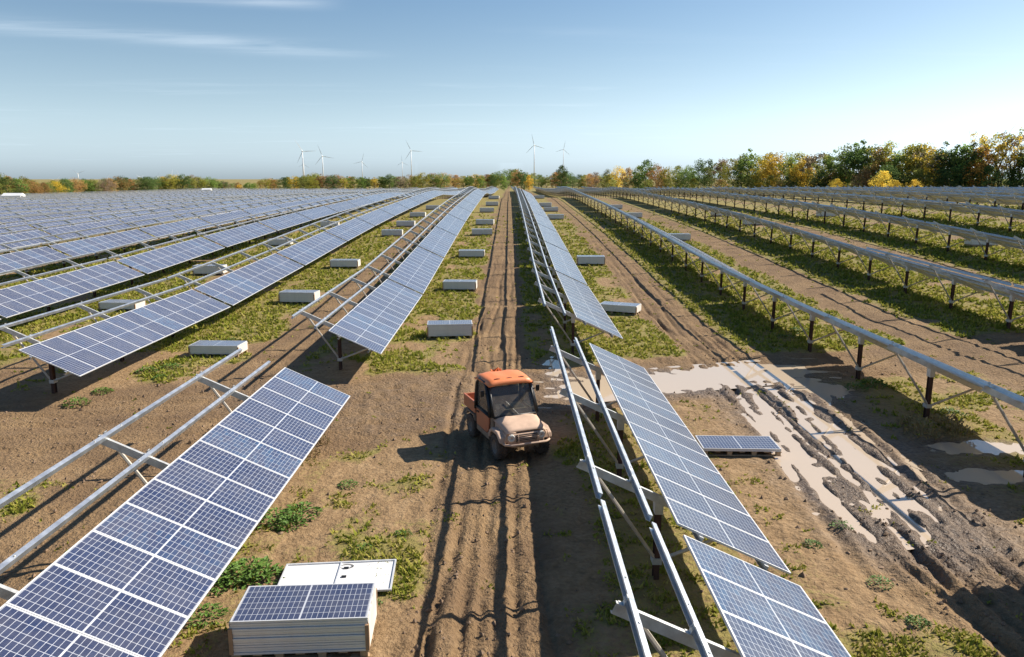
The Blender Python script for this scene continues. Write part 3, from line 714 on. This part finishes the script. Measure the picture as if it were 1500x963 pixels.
def tree_meshes(seed, h, rx, zlo, dens, sparse=False, leaf=.42):
    r = random.Random(seed); tm = MB(); tips = []
    def limb(p, d, ln, rad, lev):
        pts = [p]; q = Vector(p); dd = Vector(d).normalized()
        for i in range(4):
            dd = (dd+Vector((r.uniform(-.18, .18), r.uniform(-.18, .18), r.uniform(-.02, .16)))).normalized(); q = q+dd*ln/4; pts.append(q.copy())
        tm.tube(pts, [rad*(1-.17*i) for i in range(5)], 5 if lev else 7, caps=False)
        tips.append((q.copy(), lev))
        if lev < 2:
            for k in range(4 if lev == 0 else 3):
                i = r.choice((2, 3, 4)) if lev == 0 else r.choice((1, 2, 3, 4)); a = r.uniform(0, 6.28)
                limb(pts[i], (math.cos(a)*.9, math.sin(a)*.9, r.uniform(.35, 1.1)), ln*r.uniform(.42, .62), rad*.45, lev+1)
    limb(Vector((0, 0, -.3)), (0, 0, 1), h*.62, h*.018, 0)
    if sparse:
        for k in range(3): limb(Vector((r.uniform(-1, 1), r.uniform(-1, 1), -.3)), (r.uniform(-.1, .1), 0, 1), h*.7, h*.010, 0)
    vs = []; fs = []
    cl = [t_[0] for t_ in tips if t_[1] > 0]
    nC_ = int(dens)
    for i in range(nC_):
        if i < len(cl) and r.random() < .8: c = cl[i]+Vector((0, 0, r.uniform(-.4, .6)))
        else:
            a = r.uniform(0, 6.28); zz_ = zlo+(1-zlo)*r.random(); prof = math.sin(math.pi*min(max((zz_-zlo)/(1-zlo)*.86+.12, 0), 1))**.7
            rad = rx*prof*math.sqrt(r.random())*r.uniform(.75, 1.12); c = Vector((rad*math.cos(a), rad*math.sin(a), h*zz_))
        cr = r.uniform(.55, 1.25)*rx*.30
        for k in range(46 if not sparse else 20):
            d = Vector((r.gauss(0, 1), r.gauss(0, 1), r.gauss(0, .75))); d = d.normalized()*cr*r.random()**.4; p = c+d
            if p.z < .15: continue
            a1 = Vector((r.gauss(0, 1), r.gauss(0, 1), r.gauss(0, 1))).normalized(); a2 = a1.orthogonal().normalized(); s_ = leaf*r.uniform(.5, 1.15)
            o = len(vs); vs += [p-a1*s_*.5, p+a2*s_*.33, p+a1*s_*.5, p-a2*s_*.33]; fs.append((o, o+1, o+2, o+3))
    cm_ = bpy.data.meshes.new('crown'); cm_.from_pydata([tuple(v) for v in vs], [], fs); cm_.materials.append(LEAF)
    return tm.mesh('trunk', [BARK], True), cm_
TM = [tree_meshes(1, 10, 3.6, .12, 62), tree_meshes(2, 10, 2.7, .15, 54), tree_meshes(3, 10, 4.4, .08, 74), tree_meshes(4, 10, 3.2, .3, 46), tree_meshes(5, 10, 1.9, .62, 34, True, .34), tree_meshes(6, 10, 3.0, .22, 30), tree_meshes(8, 10, 4.6, .02, 60)]
TC = {'dark green': (.085, .125, .04), 'olive green': (.20, .21, .055), 'mid green': (.14, .20, .05), 'golden yellow': (.50, .36, .06), 'rust brown': (.34, .215, .085), 'orange': (.46, .27, .06), 'yellow green': (.27, .25, .05), 'grey brown': (.22, .17, .115)}
tree_n = {}
def tree(px, d, h, kind, colr, where, wide=1.0):
    p = at_depth(px, 270, d); z = g1(p.x, p.y)
    e = link('tree', None, None, (p.x, p.y, z-.1), (0, 0, rnd.uniform(0, 6.28))); s_ = h/10
    e.scale = (s_*wide, s_*wide, s_)
    link('trunk', TM[kind][0], e); c = link('crown', TM[kind][1], e); cc = TC[colr]; j = rnd.uniform(.85, 1.2)
    c.color = (cc[0]*j, cc[1]*j*rnd.uniform(.93, 1.07), cc[2]*j, 1)
    key = (colr, where); i = tree_n.get(key, 0); tree_n[key] = i+1
    lab(e, f'{ORD[i]} {colr} tree from the left {where}', 'tree', 'trees along the edge of the field')
cl_far = ['rust brown', 'olive green', 'dark green', 'golden yellow', 'mid green', 'yellow green', 'grey brown', 'olive green', 'rust brown', 'dark green', 'mid green', 'olive green']
r3 = random.Random(12)
# far left wood
for i in range(52):
    px = -40+i*7.3+r3.uniform(-4, 4); d = np.interp(px, [0, 330], [238, 445])+r3.uniform(-5, 14)
    top = np.interp(px, [0, 30, 60, 130, 240, 275, 310, 330], [258, 263, 267, 264, 259, 259, 262, 268])
    h = (262-top)*.981*d/F+CAMZ-g1(at_depth(px, 270, d).x, d)
    tree(px, d, max(h, 4)*r3.uniform(.88, 1.1), r3.choice((0, 2, 2, 6)), r3.choice(cl_far), 'behind the far left panels', 1.5)
# gap with lower scrub, then the centre wood
for i in range(96):
    px = 322+i*6.0+r3.uniform(-4, 4); d = np.interp(px, [330, 500, 700, 890], [470, 480, 520, 470])+r3.uniform(-20, 60)
    top = np.interp(px, [325, 375, 390, 440, 470, 490, 520, 640, 700, 735, 755, 775, 815, 823, 835, 890], [270, 268, 263, 258, 255, 258, 260, 255, 257, 253, 248, 254, 256, 248, 257, 256])
    p = at_depth(px, 270, d); h = (262-top)*.981*d/F+CAMZ-g1(p.x, p.y)
    tree(px, d, max(h, 4.5)*r3.uniform(.86, 1.06), r3.choice((0, 1, 2, 2, 6)), r3.choice(cl_far), 'in the centre distance', 1.6)
for px, d, c in ((706, 395, 'mid green'), (722, 385, 'dark green'), (738, 390, 'mid green'), (768, 400, 'dark green'), (775, 392, 'golden yellow'), (823, 440, 'dark green')):
    tree(px, d, 7.5 if px != 823 else 13, 0, c, 'at the end of the dirt track')
# tall right-hand treeline
spec = [(872, 400, 9, 6, 'grey brown'), (890, 390, 10, 0, 'olive green'), (905, 380, 11, 2, 'golden yellow'), (920, 372, 11.5, 0, 'rust brown'), (935, 365, 12, 0, 'olive green'), (947, 358, 14, 0, 'mid green'), (962, 352, 11.5, 2, 'rust brown'),
        (978, 345, 11, 2, 'yellow green'), (993, 338, 11, 0, 'olive green'), (1008, 330, 11, 2, 'mid green'), (1022, 318, 15, 3, 'mid green'), (1036, 312, 14.5, 3, 'dark green'), (1050, 305, 12, 2, 'olive green'), (1062, 298, 15, 5, 'grey brown'),
        (1075, 290, 12, 2, 'yellow green'), (1088, 284, 14.5, 3, 'olive green'), (1098, 280, 16, 1, 'mid green'), (1112, 275, 12.5, 2, 'olive green'), (1126, 268, 14.5, 0, 'golden yellow'), (1140, 262, 13.5, 2, 'golden yellow'), (1155, 258, 13, 2, 'mid green'),
        (1168, 252, 13.5, 0, 'yellow green'), (1182, 248, 13, 2, 'golden yellow'), (1196, 244, 14, 5, 'grey brown'), (1208, 240, 13, 0, 'olive green'), (1222, 236, 14.5, 1, 'mid green'), (1234, 232, 15.5, 3, 'olive green'), (1248, 230, 15.5, 1, 'mid green'),
        (1262, 226, 16, 1, 'dark green'), (1274, 224, 15.5, 3, 'olive green'), (1288, 220, 14, 0, 'rust brown'), (1300, 218, 15.5, 3, 'yellow green'), (1314, 216, 13, 2, 'mid green'), (1330, 213, 13.5, 0, 'yellow green'), (1342, 211, 14.5, 0, 'olive green'),
        (1354, 208, 14, 2, 'golden yellow'), (1368, 206, 13.5, 5, 'grey brown'), (1382, 204, 14.5, 1, 'dark green'), (1394, 202, 14.5, 1, 'dark green'), (1408, 200, 14, 0, 'mid green'), (1420, 198, 15, 1, 'dark green'), (1432, 197, 13.5, 0, 'orange'),
        (1440, 196, 17.5, 4, 'golden yellow'), (1452, 197, 18, 4, 'yellow green'), (1464, 196, 18.5, 4, 'golden yellow'), (1476, 196, 18.5, 4, 'golden yellow'), (1486, 195, 18, 4, 'yellow green'), (1498, 194, 18.5, 4, 'grey brown'), (1512, 193, 15, 1, 'dark green'), (1530, 192, 14, 0, 'olive green'), (1550, 190, 15, 3, 'mid green')]
for px, d, h, k, c in spec: tree(px, d, h*r3.uniform(.96, 1.08)*(.86 if k == 4 else .95), k, c, 'on the right', 1.15 if k != 4 else 1)
for i in range(44):                                         # lower trees closing the wood
    px = 900+i*15.2+r3.uniform(-5, 5); d = np.interp(px, [900, 1100, 1300, 1550], [368, 268, 208, 184])+r3.uniform(-3, 12)
    tree(px, d, r3.uniform(5.0, 8.5), r3.choice((2, 6, 6)), r3.choice(['dark green', 'olive green', 'mid green', 'dark green', 'olive green', 'yellow green', 'rust brown']), 'along the foot of the right wood', 1.3)
for px, h in ((1225, 4.6), (1293, 6.4), (1312, 4.2), (1340, 4.4)): tree(px, 185, h, 6, 'golden yellow', 'as bushes before the right wood', 1.0)

# ------------------------------------------------------------------ wind turbines
def turbine(px, py, rpx, ang, label, dim=1.0):
    d = F*46/rpx; p = at_depth(px, py, d); root = link('wind_turbine', None, None, (p.x, p.y, 0))
    link('tower', MB().tube([(0, 2.5, 0), (0, 2.5, p.z*.5), (0, 2.5, p.z-1.2)], [2.3, 1.9, 1.25], 12).mesh('tower', [TURB], True), root)
    nb = link('nacelle', MB().box((0, 3.0, 0), (3.6, 9.5, 3.8)).mesh('nacelle', [TURB]), root, (0, 0, p.z)); bevel(nb, .8, 3)
    link('hub', MB().lathe([(-3.8, .05), (-3.4, 1.1), (-2.2, 1.8), (-1.0, 1.9)], (0, 0, 0), 'y', 14).mesh('hub', [TURB], True), root, (0, 0, p.z))
    root.rotation_euler = (0, 0, math.atan2(-p.x, p.y)+R(rnd.uniform(-16, 16)))
    for k in range(3):
        b_ = MB(); L_ = 45
        sec = [(1.0, .9, 1.0), (4, 1.0, .9), (10, 2.1, .55), (22, 1.6, .35), (36, 1.0, .2), (L_, .25, .08)]
        o = 0
        for z, w, t__ in sec: b_.v += [(-w*.35, -t__, z), (w*.65, -t__*.3, z), (w*.65, t__*.3, z), (-w*.35, t__, z)]
        for i in range(len(sec)-1):
            for q in range(4): b_.f.append((i*4+q, i*4+(q+1) % 4, i*4+4+(q+1) % 4, i*4+4+q)); b_.m.append(0)
        b_.f.append((20, 21, 22, 23)); b_.m.append(0)
        link('blade', b_.mesh('blade', [TURB]), root, (0, -2.6, p.z), (0, R(ang+120*k), 0))
    lab(root, label, 'wind turbine', 'wind turbines on the horizon')
for a in ((443, 222, 20, -33, 'tallest white wind turbine, leftmost of the large group left of centre'), (445, 241, 10, 4, 'small far wind turbine right behind the tallest turbine'), (472, 229, 17.5, -20, 'white wind turbine just right of the tallest turbine'),
          (530, 237, 13, 16, 'lone small white wind turbine midway between the two taller pairs'), (589, 238, 10.5, -4, 'faint small wind turbine left beside a taller turbine'), (602, 221, 17, -26, 'white wind turbine above the centre left wood'),
          (782.5, 213, 17, -13, 'white wind turbine straight above the dirt track'), (825.5, 219, 13, 12, 'white wind turbine right of the one above the dirt track'), (114, 254.5, 11, -55, 'white wind turbine above the far left wood with two raised blades'),
          (83, 264, 8.5, 40, 'small faint wind turbine second from the left edge'), (37, 262, 7, -20, 'faintest wind turbine nearest the left edge'), (156.5, 262, 8, 35, 'small wind turbine right of the one with raised blades'),
          (204.5, 259.5, 6.5, -52, 'tiny wind turbine with two raised blades above dark green trees'), (231, 259, 6.5, 22, 'tiny wind turbine left of a close pair above the wood'), (251, 258, 9.5, 14, 'left one of the close turbine pair above the wood'), (262, 258, 9, -14, 'right one of the close turbine pair above the wood')):
    turbine(*a)
# white shelters at the far edge of the left field
for px, py, w, lb in ((20, 288, 5.0, 'low white shelter at the far left edge of the panel field'), (303, 279, 4.0, 'small white shelter before the wood left of the tall turbines')):
    d = 205 if px < 100 else 345
    p = at_depth(px, py, d); z = max(g1(p.x, p.y), p.z-1.0)
    e = link('white_shelter', None, None, (p.x, p.y, z)); wm = mat('white_sheet', (.8, .8, .78), .6)
    link('wall', MB().box((0, 0, .6), (w, 2.4, 1.2)).mesh('wall', [wm]), e); link('roof', MB().prism([(-1.3, 1.2), (1.3, 1.2), (0, 1.9)], lambda p_, q_, w_: Vector((w_, p_, q_)), -w/2-.1, w/2+.1).mesh('roof', [wm]), e)
    lab(e, lb, 'shelter')

# ------------------------------------------------------------------ weeds, grass, clods
GR = bpy.data.materials.new('grass_blades'); GR.use_nodes = True; t = GR.node_tree; t.nodes.clear()
o_ = N(t, 'ShaderNodeOutputMaterial'); gg = N(t, 'ShaderNodeNewGeometry'); n = N(t, 'ShaderNodeTexNoise', Scale=.7, Detail=3.0); t.links.new(gg.outputs['Position'], n.inputs['Vector'])
cc = ramp(t, M(t, 'ADD', M(t, 'MULTIPLY', n.outputs['Fac'], .65), M(t, 'MULTIPLY', gg.outputs['Random Per Island'], .35)), [(.25, (.14, .175, .026)), (.45, (.25, .27, .042)), (.6, (.36, .33, .07)), (.8, (.46, .37, .16))])
df = N(t, 'ShaderNodeBsdfDiffuse'); tr = N(t, 'ShaderNodeBsdfTranslucent'); ms = N(t, 'ShaderNodeMixShader'); ms.inputs[0].default_value = .35
t.links.new(cc, df.inputs[0]); t.links.new(cc, tr.inputs[0]); t.links.new(df.outputs[0], ms.inputs[1]); t.links.new(tr.outputs[0], ms.inputs[2]); t.links.new(ms.outputs[0], o_.inputs[0])
rg = np.random.default_rng(5)
NB = 420000
yy = 8+(125-8)*rg.random(NB)**1.9; xx = (rg.random(NB)*2-1)*(yy*.74+3)
gk = masks(xx, yy)[0]; fine = fbm(xx, yy, 2.6, 3, 101)
keep = (gk*.9+(fine-.5)*1.5 > .36+.60*rg.random(NB)) & (masks(xx, yy)[3] < .3) & (rg.random(NB) > .35+.65*sstep(45, 122, yy))
xx, yy, gk = xx[keep], yy[keep], gk[keep]
zz_ = gz(xx, yy)+relief(xx, yy)
n_ = len(xx); nb = 3
dist = np.hypot(xx, yy)
V = np.zeros((n_, nb, 3, 3)); 
for k in range(nb):
    a = rg.random(n_)*6.283; hgt = (.022+.06*rg.random(n_)**2)*(1+dist/45)*(.6+.7*gk); wd = (.012+.012*rg.random(n_))*(1+dist/14); ln = hgt*(.3+.9*rg.random(n_)); b0 = a+1.57
    ox, oy = rg.normal(0, .04, n_), rg.normal(0, .04, n_)
    V[:, k, 0] = np.stack([xx+ox+np.cos(b0)*wd, yy+oy+np.sin(b0)*wd, zz_-.01], 1)
    V[:, k, 1] = np.stack([xx+ox-np.cos(b0)*wd, yy+oy-np.sin(b0)*wd, zz_-.01], 1)
    V[:, k, 2] = np.stack([xx+ox+np.cos(a)*ln, yy+oy+np.sin(a)*ln, zz_+hgt], 1)
def tri_mesh(name, verts, mt):
    m = bpy.data.meshes.new(name); nv = len(verts); m.vertices.add(nv); m.vertices.foreach_set('co', verts.ravel())
    m.loops.add(nv); m.loops.foreach_set('vertex_index', np.arange(nv, dtype=np.int32)); m.polygons.add(nv//3); m.polygons.foreach_set('loop_start', np.arange(nv//3)*3)
    m.update(calc_edges=True); m.materials.append(mt); return m
link('grass', tri_mesh('grass', V.reshape(-1, 3), GR), kind='stuff', label='short patchy grass growing between the racks', category='grass')
print('grass tufts', n_)

WEED = mat('weed_leaf', (.085, .16, .022), .6, 0, .3, var=.4, vscale=9)
DRYW = mat('dry_weed', (.26, .19, .075), .8, var=.3, vscale=9)
def weed_mesh(seed, nl, mt, up=.5):
    r = random.Random(seed); vs = []; fs = []
    for i in range(nl):
        a = r.uniform(0, 6.28); rad = math.sqrt(r.random())*.42; c = Vector((rad*math.cos(a), rad*math.sin(a), (.34*(1-(rad/.46)**2)*r.random()+.01)))
        d = Vector((math.cos(a+r.uniform(-1, 1)), math.sin(a+r.uniform(-1, 1)), r.uniform(-.1, 2*up))).normalized(); l_ = r.uniform(.07, .17); w_ = d.cross(Vector((r.uniform(-.4, .4), r.uniform(-.4, .4), 1))).normalized()*l_*.24
        o = len(vs); vs += [c, c+d*l_*.5+w_, c+d*l_-Vector((0, 0, l_*.25)), c+d*l_*.5-w_]; fs.append((o, o+1, o+2, o+3))
    m = bpy.data.meshes.new('leaves'); m.from_pydata([tuple(v) for v in vs], [], fs); m.materials.append(mt); return m
WM = [weed_mesh(1, 190, WEED), weed_mesh(2, 140, WEED), weed_mesh(3, 230, WEED, .8)]; WD = weed_mesh(4, 150, DRYW, 1.3)
weeds = [(510, 712, .42), (405, 764, .75), (440, 755, .8), (425, 770, .6), (335, 850, .75), (365, 842, .85), (390, 848, .7), (318, 862, .55), (112, 593, .7), (150, 575, .6), (215, 545, .7), (250, 540, .7), (235, 555, .5), (20, 480, .5),
         (590, 784, .35), (535, 806, .4), (950, 590, .55), (925, 600, .45), (1170, 488, .9), (1150, 495, .7), (1280, 565, .8), (1255, 570, .7), (1395, 608, .7), (1232, 772, .4), (1190, 800, .35), (1290, 855, .4), (1345, 915, .35), (300, 905, .6), (545, 890, .35), (340, 500, .5), (460, 480, .5)]
weeds.sort(key=lambda w: math.hypot(w[0]-740, w[1]-640))
for i, (px, py, s_) in enumerate(weeds):
    q = on_ground(px, py); e = link('weed', None, None, (q.x, q.y, q.z+.0), (0, 0, rnd.uniform(0, 6))); e.scale = (s_*1.25, s_*1.25, s_*rnd.uniform(.8, 1.1))
    link('leaves', WM[i % 3], e); link('stem', MB().tube([(0, 0, -.1), (.02, 0, .12), (0, .03, .28)], [.012, .009, .004], 5).mesh('stem', [WEED]), e)
    side = 'left' if px < 560 else 'middle' if px < 1000 else 'right'
    wn_ = tree_n.get(side, 0); tree_n[side] = wn_+1
    lab(e, f'leafy green weed clump, {ORD[wn_]} in the {side} part counted from the buggy', 'weed', 'weeds on the bare soil')
weeds_done = True
dw = [(1385, 628, .9), (1350, 640, .9), (1405, 640, .8), (1335, 625, .8), (470, 650, .5), (455, 668, .5)]
for i, (px, py, s_) in enumerate(dw):
    q = on_ground(px, py); e = link('dry_weed', None, None, (q.x, q.y, q.z), (0, 0, i)); link('leaves', WD, e); link('stem', MB().tube([(0, 0, -.1), (.02, 0, .12), (0, .03, .3)], [.012, .009, .004], 5).mesh('stem', [DRYW]), e); e.scale = (s_*1.2, s_*1.2, s_*1.6)
    lab(e, ('tall brown dry weed around the nearest post on the right, ' if px > 1000 else 'straw coloured dry weed by the end of the near left rack, ')+ORD[i if i < 4 else i-4]+' of its patch', 'weed', 'dry weeds')
# soil clods
NCL = 11000
cy = 8.5+26*rg.random(NCL)**1.4; cx = (rg.random(NCL)*2-1)*(cy*.72+1)
mk_ = masks(cx, cy); pr = np.clip(mk_[1]*.6+mk_[2]*.55+mk_[5]*1.0+.06, 0, 1)*(1-np.clip(mk_[3]*2, 0, 1))
kp = rg.random(NCL) < pr; cx, cy = cx[kp], cy[kp]; cz = relief(cx, cy)
ico = np.array([(0, 0, 1), (.9, 0, .2), (.3, .85, .2), (-.7, .5, .2), (-.7, -.5, .2), (.3, -.85, .2), (0, 0, -.6)]); icf = [(0, 1, 2), (0, 2, 3), (0, 3, 4), (0, 4, 5), (0, 5, 1), (6, 2, 1), (6, 3, 2), (6, 4, 3), (6, 5, 4), (6, 1, 5)]
sz = .014+.05*rg.random(len(cx))**3.2
base = ico[None]*(1+.35*rg.normal(0, 1, (len(cx), 7, 1)))*sz[:, None, None]+np.stack([cx, cy, cz], 1)[:, None]
tri = base[:, np.array(icf).ravel()].reshape(-1, 3)
CL = mat('soil_clod', (.20, .132, .082), .95, var=.3, vscale=3)
link('soil_clods', tri_mesh('soil_clods', tri, CL), kind='stuff', label='loose soil clods scattered over the churned tracks', category='soil')
